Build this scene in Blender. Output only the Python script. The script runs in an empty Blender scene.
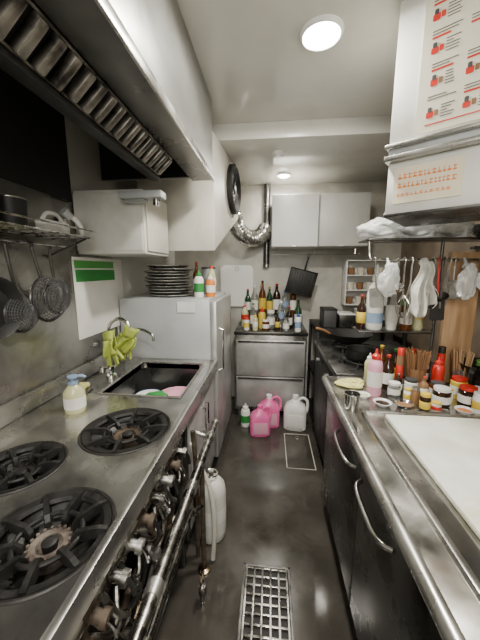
import bpy,bmesh,math,random
from mathutils import Vector as V, Matrix, noise, Euler
random.seed(7)
pi=math.pi
# ---------------------------------------------------------------- materials
def mat(name,col,rough=.5,metal=0,var=.15,scale=6,bump=0,trans=0,emit=0,stretch=(1,1,1),col2=None,rvar=.1,lo=.35,hi=.65,alpha=1,detail=5,stain=None,sscale=2.5,samt=.5):
    m=bpy.data.materials.new(name); m.use_nodes=True
    nt=m.node_tree; N=nt.nodes; L=nt.links
    p=N['Principled BSDF']
    tc=N.new('ShaderNodeTexCoord'); mp=N.new('ShaderNodeMapping'); mp.inputs['Scale'].default_value=stretch
    L.new(tc.outputs['Object'],mp.inputs['Vector'])
    nz=N.new('ShaderNodeTexNoise'); nz.inputs['Scale'].default_value=scale; nz.inputs['Detail'].default_value=detail
    L.new(mp.outputs[0],nz.inputs['Vector'])
    cr=N.new('ShaderNodeValToRGB'); cr.color_ramp.elements[0].position=lo; cr.color_ramp.elements[1].position=hi
    c2=col2 or tuple(c*(1-2*var) for c in col)
    cr.color_ramp.elements[0].color=(*c2,1); cr.color_ramp.elements[1].color=(*col,1)
    L.new(nz.outputs['Fac'],cr.inputs[0])
    out=cr.outputs[0]
    if stain:
        n2=N.new('ShaderNodeTexNoise'); n2.inputs['Scale'].default_value=sscale; n2.inputs['Detail'].default_value=10; n2.inputs['Roughness'].default_value=.68; n2.inputs['Distortion'].default_value=.6
        L.new(tc.outputs['Object'],n2.inputs['Vector'])
        r2=N.new('ShaderNodeValToRGB'); r2.color_ramp.elements[0].position=.50; r2.color_ramp.elements[1].position=.70
        r2.color_ramp.elements[0].color=(0,0,0,1); r2.color_ramp.elements[1].color=(samt,samt,samt,1)
        L.new(n2.outputs['Fac'],r2.inputs[0])
        mx=N.new('ShaderNodeMixRGB'); mx.inputs[2].default_value=(*stain,1)
        L.new(r2.outputs[0],mx.inputs[0]); L.new(out,mx.inputs[1]); out=mx.outputs[0]
    L.new(out,p.inputs['Base Color'])
    mr=N.new('ShaderNodeMapRange'); mr.inputs[1].default_value=.3; mr.inputs[2].default_value=.7
    mr.inputs[3].default_value=max(.02,rough-rvar); mr.inputs[4].default_value=min(1,rough+rvar)
    L.new(nz.outputs['Fac'],mr.inputs[0]); L.new(mr.outputs[0],p.inputs['Roughness'])
    p.inputs['Metallic'].default_value=metal
    p.inputs['Transmission Weight'].default_value=trans
    p.inputs['Alpha'].default_value=alpha
    if emit:
        p.inputs['Emission Color'].default_value=(*col,1); p.inputs['Emission Strength'].default_value=emit
    if bump:
        b=N.new('ShaderNodeBump'); b.inputs['Strength'].default_value=bump; b.inputs['Distance'].default_value=.01
        L.new(nz.outputs['Fac'],b.inputs['Height']); L.new(b.outputs[0],p.inputs['Normal'])
    return m
GR=(.16,.14,.11)
STEEL=mat('brushed_steel',(.54,.53,.50),.30,.9,.16,7,.05,stain=GR,sscale=6,samt=.5)
STEELB=mat('bright_panel_steel',(.58,.58,.56),.40,.65,.12,5,.03,stain=GR,sscale=4,samt=.35)
STEELW=mat('worktop_steel',(.60,.59,.55),.21,.92,.22,6,.06,rvar=.14,detail=8,stain=GR,sscale=4,samt=.6)
HOODST=mat('hood_steel',(.42,.42,.40),.38,.75,.14,3,.02,stretch=(1,.3,1),stain=GR,sscale=3,samt=.5)
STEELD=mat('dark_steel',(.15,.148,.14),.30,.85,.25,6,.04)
PLATE=mat('grey_iron',(.22,.215,.205),.36,.6,.35,18,.15)
SPLASH=mat('splash_steel',(.46,.45,.42),.30,.85,.25,4,.06,detail=8,stain=GR,sscale=3,samt=.55)
GREASE=mat('greasy_filter_steel',(.34,.32,.28),.36,.7,.42,16,.2,detail=8)
CHROME=mat('chrome',(.75,.75,.73),.14,1,.08,10)
DULLCH=mat('dull_chrome',(.52,.50,.46),.28,1,.3,22,.1,detail=8)
IRON=mat('cast_iron',(.018,.017,.016),.55,.2,.3,30,.4)
BOWL=mat('burnt_bowl',(.022,.020,.018),.5,.1,.35,20,.3,col2=(.008,.007,.006))
RUST=mat('rusty_brown',(.14,.105,.075),.6,.5,.3,25,.3)
ASH=mat('burner_ash',(.20,.17,.14),.7,.3,.3,25,.3,col2=(.08,.06,.05))
BLACK=mat('black_grime_and_shade',(.015,.014,.013),.55,.2,.3,12,.1)  # also paints the pit shade under the drain grid
HOODSHADE=mat('hood_shade_black',(.009,.008,.007),.8,.05,.3,5,.05)  # near-black standing for shade inside the hood
GREYP=mat('grey_enamel',(.42,.435,.44),.36,.1,.08,3,stain=(.2,.19,.17),samt=.3)
WHITE=mat('white_enamel',(.80,.80,.77),.4,0,.04,3)
WHITE2=mat('grimy_white_enamel',(.66,.66,.61),.4,0,.1,5,detail=8,stain=(.36,.30,.20),samt=.35)
GREYW=mat('greyish_enamel',(.52,.52,.49),.4,0,.08,3,stain=(.3,.27,.2),samt=.35)
CREAM=mat('cream_enamel',(.60,.58,.51),.45,0,.08,3,stain=(.30,.25,.17),samt=.35)
WHITEP=mat('white_plastic',(.78,.78,.75),.35,0,.05,8)
BOARD=mat('worn_board',(.80,.80,.73),.38,0,.08,9,.05,col2=(.66,.66,.56),detail=10,stain=(.52,.50,.27),sscale=2.2,samt=.75)
PAPER=mat('paper',(.74,.73,.68),.8,0,.04,6)
POSTER=mat('poster_paper',(.72,.69,.56),.35,0,.05,4,stain=(.5,.42,.26),samt=.4)
PAPERY=mat('cream_paper',(.72,.65,.50),.6,0,.08,6)
GREEN=mat('green_tape',(.03,.26,.05),.45,0,.1,8)
GREEN2=mat('green_tape_light',(.08,.36,.07),.45,0,.1,8)
GLOVE=mat('lime_rubber',(.42,.50,.08),.55,0,.25,14,.3)
PINK=mat('pink_plastic',(.85,.15,.40),.35,0,.08,6)
PINKL=mat('pale_pink',(.72,.36,.46),.5,0,.08,6)
RED=mat('red_plastic',(.60,.03,.02),.35,0,.1,8)
ORANGE=mat('orange_plastic',(.75,.22,.03),.4,0,.1,8)
YEL=mat('yellow_label',(.72,.52,.06),.5,0,.1,8)
YELS=mat('yellow_sponge',(.70,.66,.25),.9,0,.15,40,.4)
BLUE=mat('blue_plastic',(.04,.10,.32),.4,0,.1,8)
DKGREEN=mat('green_glass',(.02,.07,.025),.08,0,.1,5,trans=.3)
AMBER=mat('amber_glass',(.16,.05,.01),.08,0,.1,5,trans=.3)
CLEAR=mat('clear_glass',(.85,.88,.86),.05,0,.03,5,trans=.9)
PALEY=mat('pale_yellow_liquid',(.68,.66,.38),.2,0,.06,5,trans=.2)
SOY=mat('dark_sauce',(.03,.012,.006),.1,0,.2,5)
BROWN=mat('brown_bamboo',(.28,.14,.06),.6,0,.2,15,stretch=(4,4,.5))
WOOD=mat('plank_wood',(.44,.28,.15),.55,0,.15,6,.05,stretch=(5,5,.7),col2=(.30,.17,.08))
LEAF=mat('leaf_green',(.10,.26,.04),.5,0,.25,25,.2)
FOIL=mat('duct_foil',(.70,.69,.66),.22,.95,.12,25,.4)
BAG=mat('clear_bag',(.78,.80,.79),.2,0,.08,12,.3,alpha=.5)
CLOTH=mat('white_cloth',(.62,.61,.55),.9,0,.12,20,.3)
DGREY=mat('dark_grey_plastic',(.06,.06,.06),.5,0,.15,8)
BLUEW=mat('pale_blue_print',(.25,.35,.5),.6,0,.1,8)
LAMP=mat('lamp_glow',(1,.97,.9),.5,0,0,1,emit=28)
GLOW2=mat('lamp_glow_small',(1,.95,.85),.5,0,0,1,emit=20)
CEIL=mat('ceiling_paint',(.66,.65,.60),.20,0,.07,1.5,.03,detail=7,stain=(.42,.38,.30),sscale=1.6,samt=.4)
WALLW=mat('wall_paint',(.52,.51,.46),.5,0,.12,2,.05)
WALLB=mat('back_wall_paint',(.50,.485,.43),.45,0,.16,4,.05,detail=8,stain=(.28,.23,.16),samt=.5)
WALLR=mat('greasy_wall',(.22,.17,.12),.6,0,.3,3,.05)
FLOOR=mat('wet_concrete',(.058,.052,.044),.15,0,.3,3,.10,col2=(.028,.025,.021),rvar=.13,detail=9,stain=(.10,.09,.075),sscale=5,samt=.45)
TERRA=mat('dull_brass',(.34,.26,.17),.32,1,.25,16)
# ---------------------------------------------------------------- mesh builder
class B:
    def __init__(s): s.bm=bmesh.new(); s.mi=0
    def _m(s,t,M=None):
        if M is not None: bmesh.ops.transform(t,matrix=M,verts=t.verts)
        for f in t.faces: f.material_index=s.mi; f.smooth=True
        bmesh.ops.recalc_face_normals(t,faces=t.faces)
        me=bpy.data.meshes.new('tmp'); t.to_mesh(me); t.free(); s.bm.from_mesh(me); bpy.data.meshes.remove(me); return s
    def m(s,i): s.mi=i; return s
    def box(s,a,b,bev=.003,M=None):
        t=bmesh.new(); a=V(a); b=V(b)
        bmesh.ops.create_cube(t,size=1,matrix=Matrix.LocRotScale((a+b)/2,None,b-a))
        if bev: bmesh.ops.bevel(t,geom=t.edges[:],offset=min(bev,min(abs(x) for x in (b-a))*.45),segments=2,affect='EDGES',profile=.5)
        return s._m(t,M)
    def hexa(s,lo,hi,bev=.003):
        t=bmesh.new(); vs=[t.verts.new(p) for p in lo+hi]; n=len(lo)
        t.faces.new(vs[:n][::-1]); t.faces.new(vs[n:])
        for i in range(n): t.faces.new((vs[i],vs[(i+1)%n],vs[n+(i+1)%n],vs[n+i]))
        if bev: bmesh.ops.bevel(t,geom=t.edges[:],offset=bev,segments=2,affect='EDGES',profile=.5)
        return s._m(t)
    def rrect(s,x0,z0,x1,z1,y0,y1,r):
        pts=[]
        for cx,cz,a0 in ((x1-r,z1-r,0),(x0+r,z1-r,90),(x0+r,z0+r,180),(x1-r,z0+r,270)):
            for k in range(6):
                a=math.radians(a0+k*18); pts.append((cx+r*math.cos(a),cz+r*math.sin(a)))
        return s.hexa([(x,y0,z) for x,z in pts],[(x,y1,z) for x,z in pts],0)
    def lathe(s,prof,c=(0,0,0),seg=28,M=None):
        t=bmesh.new(); rings=[]
        for r,z in prof:
            if r<1e-6: rings.append([t.verts.new((0,0,z))])
            else: rings.append([t.verts.new((r*math.cos(2*pi*i/seg),r*math.sin(2*pi*i/seg),z)) for i in range(seg)])
        for A,C in zip(rings,rings[1:]):
            for i in range(seg):
                j=(i+1)%seg
                if len(A)==1 and len(C)==1: continue
                if len(A)==1: t.faces.new((A[0],C[i],C[j]))
                elif len(C)==1: t.faces.new((A[i],A[j],C[0]))
                else: t.faces.new((A[i],A[j],C[j],C[i]))
        MM=Matrix.Translation(c)
        if M is not None: MM=MM@M
        return s._m(t,MM)
    def cyl(s,p0,p1,r,r2=None,seg=20,bev=.0):
        p0=V(p0);p1=V(p1); d=p1-p0; L=d.length; r2=r if r2 is None else r2
        M=d.to_track_quat('Z','Y').to_matrix().to_4x4()
        return s.lathe([(0,0),(r,0),(r2,L),(0,L)],p0,seg,M)
    def tube(s,pts,r,seg=10,smooth=0,closed=False,jit=0):
        pts=[V(p) for p in pts]
        if smooth:
            q=[]; n=len(pts)
            for i in range(n if closed else n-1):
                p0=pts[i-1] if (i>0 or closed) else pts[0]; p1=pts[i]; p2=pts[(i+1)%n]
                p3=pts[(i+2)%n] if (closed or i+2<n) else pts[-1]
                for k in range(smooth):
                    u=k/smooth
                    q.append(.5*((2*p1)+(p2-p0)*u+(2*p0-5*p1+4*p2-p3)*u*u+(3*p1-p0-3*p2+p3)*u**3))
            if not closed: q.append(pts[-1])
            pts=q
        t=bmesh.new(); n=len(pts); rings=[]; up=None
        for i,p in enumerate(pts):
            if closed: d=(pts[(i+1)%n]-pts[i-1])
            else: d=pts[min(i+1,n-1)]-pts[max(i-1,0)]
            d.normalize()
            if up is None:
                up=d.orthogonal().normalized()
            else:
                up=(up-d*up.dot(d))
                up=up.normalized() if up.length>1e-6 else d.orthogonal().normalized()
            w=d.cross(up)
            if callable(r): rr=r(i)
            else: rr=r[i*len(r)//n] if isinstance(r,(list,tuple)) else r
            rings.append([t.verts.new(p+rr*(1+jit*random.uniform(-1,1))*(math.cos(2*pi*k/seg)*up+math.sin(2*pi*k/seg)*w)) for k in range(seg)])
        rng=range(n) if closed else range(n-1)
        for i in rng:
            A=rings[i];C=rings[(i+1)%n]
            for k in range(seg): t.faces.new((A[k],A[(k+1)%seg],C[(k+1)%seg],C[k]))
        if not closed: t.faces.new(rings[0][::-1]); t.faces.new(rings[-1])
        return s._m(t)
    def ring(s,c,R,r,axis='z',seg=32,sy=1):
        pts=[]
        for i in range(seg):
            a=2*pi*i/seg; u=R*math.cos(a); v=R*sy*math.sin(a)
            pts.append(V(c)+(V((u,v,0)) if axis=='z' else V((0,u,v)) if axis=='x' else V((u,0,v))))
        return s.tube(pts,r,8,closed=True)
    def ball(s,c,r,sc=(1,1,1),jit=0,sub=3,fr=6):
        t=bmesh.new(); bmesh.ops.create_icosphere(t,subdivisions=sub,radius=1)
        for v in t.verts:
            k=1+jit*noise.noise(v.co*fr*.3+V(c)*13)+jit*.5*noise.noise(v.co*fr+V(c)*7)
            v.co=V((v.co.x*sc[0],v.co.y*sc[1],v.co.z*sc[2]))*r*k+V(c)
        return s._m(t)
    def sheet(s,f,nu,nv):
        t=bmesh.new(); g=[[t.verts.new(f(i/nu,j/nv)) for j in range(nv+1)] for i in range(nu+1)]
        for i in range(nu):
            for j in range(nv): t.faces.new((g[i][j],g[i+1][j],g[i+1][j+1],g[i][j+1]))
        return s._m(t)
def fin(b,name,mats,parent=None,loc=(0,0,0),rot=(0,0,0),sharp=38,**pr):
    me=bpy.data.meshes.new(name); b.bm.to_mesh(me); b.bm.free()
    me.set_sharp_from_angle(angle=math.radians(sharp))
    for m in (mats if isinstance(mats,(list,tuple)) else [mats]): me.materials.append(m)
    o=bpy.data.objects.new(name,me); bpy.context.scene.collection.objects.link(o)
    o.location=loc; o.rotation_euler=rot
    if parent: o.parent=parent
    for k,v in pr.items():
        if v is not None: o[k]=v
    return o
def thing(name,loc,label,category,group=None,rot=(0,0,0)):
    o=bpy.data.objects.new(name,None); bpy.context.scene.collection.objects.link(o)
    o.empty_display_size=.05; o.location=loc; o.rotation_euler=rot
    o['label']=label; o['category']=category
    if group: o['group']=group
    return o
def dup(o,loc=None,rot=None,label=None,parent=None):
    c=o.copy(); bpy.context.scene.collection.objects.link(c)
    if parent: c.parent=parent
    for ch in o.children: dup(ch,parent=c)
    if loc is not None: c.location=loc
    if rot is not None: c.rotation_euler=rot
    if label: c['label']=label
    return c
def P(t,b,name,m,**k): return fin(b,name,m,parent=t,**k)
# ---------------------------------------------------------------- room
S=dict(kind='structure')
fin(B().box((-1.15,-1.2,-.1),(1.4,3.25,0),0),'floor',FLOOR,**S)
fin(B().box((-1.15,-1.2,0),(-1.05,3.25,2.4),0),'wall_left',WALLW,**S)
fin(B().box((1.3,-1.2,0),(1.4,3.25,2.4),0),'wall_right',WALLR,**S)
fin(B().box((-1.05,3.15,0),(1.3,3.25,2.4),0),'wall_back',WALLB,**S)
fin(B().box((-1.05,-1.2,0),(1.3,-1.1,2.4),0),'wall_front',WALLW,**S)
b=B().box((-1.15,-1.2,2.4),(1.4,3.25,2.5),0); b.box((-1.05,2.08,2.30),(1.3,3.15,2.4),.004); fin(b,'ceiling',CEIL,**S)
def clight(x,y,z,r,label,m,e):
    t=thing('ceiling_light',(x,y,z),label,'light','recessed ceiling lights')
    P(t,B().lathe([(r*.98,-.012),(r*1.0,-.016),(r*1.12,-.010),(r*1.15,0),(r*.98,0)]),'trim_ring',WHITEP)
    P(t,B().lathe([(0,-.030),(r*.6,-.026),(r*.97,-.012),(r*.97,-.002),(0,-.002)]),'diffuser',m)
    l=bpy.data.lights.new('lamp','AREA'); l.shape='DISK'; l.size=r*2; l.energy=e; l.color=(1,.955,.86)
    o=bpy.data.objects.new('lamp',l); bpy.context.scene.collection.objects.link(o); o.location=(0,0,-.036); o.parent=t
clight(.187,1.385,2.4,.076,'bright round recessed ceiling light over the aisle',LAMP,38)
clight(.10,2.82,2.3,.055,'small round recessed ceiling light above the wall cabinets',GLOW2,14)
clight(.1,-.35,2.4,.08,'added unseen round ceiling light behind the camera for fill',LAMP,28)  # extra lamp added out of view to lift the ambient light
t=thing('smoke_detector',(.04,2.32,2.3),'small round white smoke detector on the lowered ceiling','smoke detector')
P(t,B().lathe([(0,-.028),(.018,-.028),(.03,-.018),(.045,-.008),(.045,0),(0,0)]),'housing',WHITEP)
P(t,B().ring((0,0,-.02),.024,.003),'vent_ring',GREYP)
t=thing('wall_vent',(.62,3.14,2.14),'small dark slatted air vent high on the wall','vent')
P(t,B().box((-.22,-.01,-.06),(.22,.008,.06),.004),'frame',RUST)
b=B()
for k in range(6): b.box((-.2,-.018,-.05+k*.018),(.2,-.008,-.042+k*.018),.001)
P(t,b,'slats',STEELD)
# ---------------------------------------------------------------- splash panel left
fin(B().box((-1.0499,-.6,.0),(-1.044,1.86,1.80),.001),'backsplash_panel',SPLASH,label='greasy stainless steel backsplash behind the gas burners',category='backsplash')
t=thing('wall_notice_board',(-1.043,1.66,1.28),'tall white sheet fixed to the splash wall with green tape','notice')
P(t,B().box((0,-.21,-.21),(.005,.30,.24),.001),'white_sheet',PAPER)
b=B(); b.box((.005,-.20,.180),(.007,.19,.222),0); b.m(1).box((.005,-.195,.106),(.007,.195,.172),0)
P(t,b,'green_tape',[GREEN2,GREEN])
# ---------------------------------------------------------------- left worktop with holes
BUR=[(-.50,.525,.140),(-.54,.975,.160),(-.765,.735,.125)]
def boolcut(o,cutters):
    for c in cutters:
        md=o.modifiers.new('b','BOOLEAN'); md.operation='DIFFERENCE'; md.object=c; md.solver='EXACT'
    bpy.context.view_layer.update()
    dg=bpy.context.evaluated_depsgraph_get()
    me=bpy.data.meshes.new_from_object(o.evaluated_get(dg))
    o.modifiers.clear(); o.data=me
    for c in cutters: bpy.data.objects.remove(c)
    me.set_sharp_from_angle(angle=math.radians(30))
t=thing('worktop',(0,0,0),'long stained stainless steel stove and sink worktop','worktop')
slab=P(t,B().box((-1.04,-.5,.815),(-.36,1.86,.85),.002),'top_plate',STEELW)
cut=[]
for x,y,r in BUR: cut.append(fin(B().cyl((x,y,.7),(x,y,1),r,seg=48),'c',STEELW))
cut.append(fin(B().box((-.83,1.26,.7),(-.42,1.76,1),.03),'c',STEELW))
boolcut(slab,cut)
P(t,B().box((-.366,-.5,.79),(-.345,1.86,.858),.006),'front_lip',STEEL)
P(t,B().box((-1.04,-.5,.85),(-1.02,1.86,.93),.004),'rear_upstand',STEEL)
b=B()
x0,x1,y0,y1=-.83,-.42,1.26,1.76
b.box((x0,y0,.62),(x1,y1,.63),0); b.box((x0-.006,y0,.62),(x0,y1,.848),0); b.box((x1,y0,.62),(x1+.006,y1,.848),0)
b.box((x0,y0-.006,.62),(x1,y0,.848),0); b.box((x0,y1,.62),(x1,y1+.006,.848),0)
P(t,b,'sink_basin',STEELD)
P(t,B().tube([(x0,y0,.852),(x1,y0,.852),(x1,y1,.852),(x0,y1,.852)],.006,8,closed=True),'sink_rim',STEEL)
P(t,B().lathe([(0,.632),(.03,.632),(.036,.636),(.04,.631)],(-.62,1.5,0)),'sink_drain',CHROME)
for i,(x,y,r) in enumerate(BUR):
    lab=['large black cast iron gas burner with ashy burner head','black cast iron gas burner beside the sink','smaller black gas burner against the splash wall'][i]
    t=thing('gas_burner',(x,y,.85),lab,'gas burner','gas burners on the steel worktop')
    P(t,B().lathe([(r+.006,.001),(r+.003,.004),(r-.003,.002),(r*.95,-.014),(r*.8,-.05),(r*.5,-.068),(0,-.07)],seg=48),'drip_bowl',BOWL)
    b=B(); b.lathe([(r*.97,-.012),(r*.96,.002),(r*.84,-.001),(r*.80,-.010),(r*.84,-.018),(r*.97,-.012)],seg=48); b.ring((0,0,-.008),r*.50,.006,seg=40)
    n=[9,8,8][i]
    for k in range(n):
        a=2*pi*k/n+.2; c,s_=math.cos(a),math.sin(a); g=lambda q,w,z:(c*q-s_*w,s_*q+c*w,z)
        h=.008
        pro=[(r*.95,-.006,.006),(r*.80,-.012,.010),(r*.60,-.018,.007),(r*.44,-.020,.004),(r*.36,-.026,-.010)]
        for (q0,lo0,hi0),(q1,lo1,hi1) in zip(pro,pro[1:]):
            b.hexa([g(q0,-h,lo0),g(q1,-h,lo1),g(q1,h,lo1),g(q0,h,lo0)],[g(q0,-h*.7,hi0),g(q1,-h*.7,hi1),g(q1,h*.7,hi1),g(q0,h*.7,hi0)],0)
    P(t,b,'trivet',IRON)
    b=B(); b.lathe([(0,-.066),(r*.28,-.066),(r*.33,-.036),(r*.30,-.024),(r*.20,-.026),(r*.18,-.04),(0,-.04)])
    for k in range(18):
        a=2*pi*k/18; b.cyl((math.cos(a)*r*.31,math.sin(a)*r*.31,-.034),(math.cos(a)*r*.31,math.sin(a)*r*.31,-.020),.004,seg=6)
    b.m(1); b.lathe([(0,-.042),(r*.11,-.042),(r*.12,-.02),(r*.07,-.016),(0,-.016)])
    P(t,b,'burner_head',[[ASH,RUST,BOWL][i],IRON])
# ---------------------------------------------------------------- gas range below
t=thing('gas_range',(0,0,0),'open-fronted gas range frame with exposed pipes and valves','stove')
b=B(); b.box((-1.03,-.5,.12),(-.52,1.2,.135),.002); b.box((-1.03,-.5,.135),(-1.0,1.2,.77),.0); b.box((-1.0,1.185,.1),(-.42,1.2,.77),.002); b.box((-.60,-.5,.14),(-.59,1.18,.70),.0)
P(t,b,'body',BLACK)
b=B()
for y in (-.45,.35,1.18): b.box((-.425,y-.015,0),(-.395,y+.015,.77),.003)
b.box((-.425,-.45,.75),(-.39,1.2,.775),.003); b.box((-.425,-.45,.12),(-.395,1.2,.15),.003)
P(t,b,'frame',STEELD)
P(t,B().tube([(-.40,-.45,.69),(-.40,1.17,.69)],.016,12),'manifold_pipe',DULLCH)
P(t,B().tube([(-.42,-.45,.46),(-.42,.9,.46),(-.42,1.0,.40),(-.42,1.02,.16)],.015,10,smooth=4),'manifold_pipe',RUST)
P(t,B().tube([(-.45,-.45,.56),(-.45,.7,.56),(-.46,.85,.52),(-.45,1.05,.54),(-.45,1.16,.54)],.011,10,smooth=4),'manifold_pipe',DULLCH)
P(t,B().tube([(-.41,-.45,.33),(-.41,.6,.33),(-.42,.8,.30),(-.41,1.1,.32),(-.41,1.17,.32)],.013,10,smooth=4),'manifold_pipe',STEEL)
for k in range(13):
    y=.06+k*.086
    b=B(); b.cyl((-.40,y,.69),(-.355,y,.685),.017,.013); b.cyl((-.36,y,.685),(-.345,y,.683),.020,.020); b.cyl((-.40,y,.70),(-.40,y,.735),.012)
    b.cyl((-.40,y-.02,.69),(-.40,y+.02,.69),.021,seg=8)
    vv=P(t,b,'gas_valve',[DULLCH,STEEL,RUST][k%3])
    fin(B().tube([(-.348,y,.683),(-.338,y+.004,.66),(-.336,y+.01,.625)],.0065,8,smooth=3),'lever',[IRON,CHROME][k%2],parent=vv)
for k in range(13):
    y=.08+k*.085
    b=B(); b.lathe([(0,0),(.020,0),(.027,.02),(.015,.06),(.014,.14),(.022,.17),(.0,.17)],(-.43+random.uniform(-.02,.02),y,.58+random.uniform(-.06,.03)),20,Matrix.Rotation(math.radians(random.uniform(-85,-25)),4,'Y')@Matrix.Rotation(random.uniform(-.6,.6),4,'X'))
    P(t,b,'venturi_tube',[DULLCH,STEEL,STEELD,DULLCH][k%4])
for k in range(14):
    y=.08+k*.078; q=random.uniform(-.04,.05)
    b=B(); b.tube([(-.41,y,.68),(-.375,y+.02,.58),(-.385,y+.05+q,.49),(-.42,y+.02,.40+q),(-.43,y-.05,.30),(-.46,y-.06,.2)],[.009,.011,.009][k%3],8,smooth=5)
    P(t,b,'gas_hose',[IRON,RUST,DULLCH,STEELD][k%4])
for k in range(12):
    y=.12+k*.088; z=[.47,.56,.40,.33][k%4]
    b=B(); b.cyl((-.42,y-.025,z),(-.42,y+.025,z),.023,seg=8); b.cyl((-.42,y,z),(-.385,y,z),.016,seg=12); b.cyl((-.388,y,z),(-.370,y,z),.021,seg=6)
    P(t,b,'pipe_fitting',[DULLCH,TERRA,STEEL][k%3])
for k in range(8):
    y=.1+k*.13
    P(t,B().tube([(-.40,y,.62),(-.375,y+.06,.56),(-.40,y+.12,.61)],.008,8,smooth=5),'link_pipe',[CHROME,DULLCH][k%2])
# rail
t=thing('pipe_rail',(-.30,0,0),'scratched steel pipe guard rail along the gas range','rail')
P(t,B().tube([(0,-.3,.595),(0,1.5,.595)],.0195,16),'rail_tube',DULLCH)
for y in (.28,.62,1.0,1.36): P(t,B().cyl((0,y-.020,.595),(0,y+.020,.595),.0245),'collar',STEEL)
P(t,B().lathe([(0,-.0),(.024,0),(.022,.02),(0,.024)],(0,1.49,.595),16,Matrix.Rotation(-pi/2,4,'X')),'end_cap',STEEL)
for y in (.28,1.36): P(t,B().tube([(0,y,.595),(-.04,y,.60),(-.083,y,.62)],.010,8,smooth=3),'bracket',DULLCH)
P(t,B().tube([(0,1.17,.58),(0.0,1.17,.04)],.012,12),'support_post',RUST)
P(t,B().lathe([(0,0),(.032,0),(.03,.008),(.014,.014),(.014,.045),(0,.045)],(0,1.17,0)),'floor_flange',TERRA)
P(t,B().tube([(-.035,-.3,.40),(-.035,.95,.40),(-.02,1.10,.38),(0,1.17,.36)],.012,10,smooth=4),'lower_rail',DULLCH)
t=thing('water_pipe',(-.345,1.23,0),'worn copper pipe with red valve rising under the sink','pipe')
P(t,B().tube([(0,0,0),(0,0,.50),(-.004,.0,.60),(-.01,-.0,.70)],.011,10,smooth=4),'riser',RUST)
b=B(); b.cyl((0,0,.30),(0,0,.36),.018,seg=8); b.cyl((0,0,.33),(.03,-.0,.33),.008); P(t,b,'shutoff_valve',TERRA)
P(t,B().tube([(.03,-.02,.33),(.03,.02,.33)],.006,8),'valve_handle',RED)
t=thing('drain_hose',(-.245,1.215,0),'pale ribbed drain hose running down under the sink','hose')
P(t,B().tube([(-.02,0,.015),(-.01,.0,.2),(-.03,.01,.4),(-.11,.04,.56),(-.12,.04,.62)],.012,12,smooth=5),'hose_run',CREAM)
t=thing('gas_cylinder',(-.300,1.37,0),'squat white metal canister with grey valve under the rail','canister')
P(t,B().lathe([(0,.0),(.068,.0),(.076,.012),(.078,.05),(.078,.27),(.071,.31),(.048,.34),(.022,.355),(0,.355)]),'tank',WHITE2)
P(t,B().cyl((0,0,.355),(0,0,.39),.014),'valve',DULLCH)
P(t,B().ring((0,0,.375),.032,.005),'carry_ring',DULLCH)
P(t,B().lathe([(.0785,.12),(.0785,.20)]),'paper_label',PAPER)
t=thing('floor_valve',(-.275,1.03,0),'dull metal gas cock with hose standing by the rail post','valve')
b=B(); b.cyl((0,0,0),(0,0,.13),.010); b.cyl((0,0,.05),(0,0,.09),.018,seg=8); P(t,b,'valve_body',DULLCH)
P(t,B().tube([(0,-.025,.13),(0,.025,.135)],.006,8),'valve_lever',TERRA)
# sink cabinet
t=thing('sink_cabinet',(0,0,0),'stainless steel sink base cabinet between stove and refrigerator','cabinet')
b=B(); b.box((-1.03,1.215,.1),(-.385,1.855,.60),.004); b.box((-.40,1.215,.60),(-.385,1.855,.79),.003); P(t,b,'body',STEELD)
for ya,yh in ((1.23,1.50),(1.545,1.575)):
    o=P(t,B().box((-.384,ya,.16),(-.374,ya+.30,.74),.004),'door',STEELB)
    fin(B().tube([(-.374,yh,.55),(-.355,yh,.55),(-.355,yh,.68),(-.374,yh,.68)],.005,8),'handle',CHROME,parent=o)
for y in (1.25,1.82): P(t,B().cyl((-.43,y,0),(-.43,y,.1),.018),'leg',STEELD)
# ---------------------------------------------------------------- refrigerator
t=thing('refrigerator',(0,0,0),'low grey commercial refrigerator standing beside the sink','refrigerator')
P(t,B().box((-1.03,1.875,.06),(-.40,2.60,1.26),.008),'body',GREYP)
o=P(t,B().box((-.398,1.885,.10),(-.355,2.59,1.245),.01),'door',STEELB)
fin(B().tube([(-.355,1.95,.75),(-.325,1.95,.76),(-.325,1.95,1.04),(-.355,1.95,1.05)],.008,8),'handle',CHROME,parent=o)
for y in (1.93,2.55):
    for x in (-.97,-.45): P(t,B().cyl((x,y,0),(x,y,.06),.02),'foot',DGREY)
P(t,B().box((-.62,1.871,1.17),(-.50,1.8745,1.24),0),'warning_label',WHITEP)
pl=[]
zz=1.26
for k in range(11):
    x=-.74+random.uniform(-.018,.018); y=2.10+random.uniform(-.015,.015); rt=(random.uniform(-.01,.01),random.uniform(-.01,.01),random.random()*6)
    if k<2:
        R_=[.168,.152][k]
        b=B(); b.lathe([(0,.0),(R_*.7,.0),(R_*.88,.004),(R_*.97,.011)],seg=40); b.lathe([(R_*.97,.018),(R_*.88,.017),(0,.017)],seg=40); b.m(1).lathe([(R_*.97,.011),(R_,.013),(R_*1.005,.018),(R_*.985,.0198),(R_*.97,.018)],seg=40)
        pl.append(fin(b,'iron_plate',[[PLATE,STEELD][k],STEEL],loc=(x,y,zz),rot=rt,label=['grey iron serving plate in a dense stack on the refrigerator','smaller dark plate with steel rim in the stack'][k],category='plate',group='iron plates stacked on the refrigerator'))
    else: dup(pl[1 if k%3==1 else 0],(x,y,zz),rt)
    zz+=.0205
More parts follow.
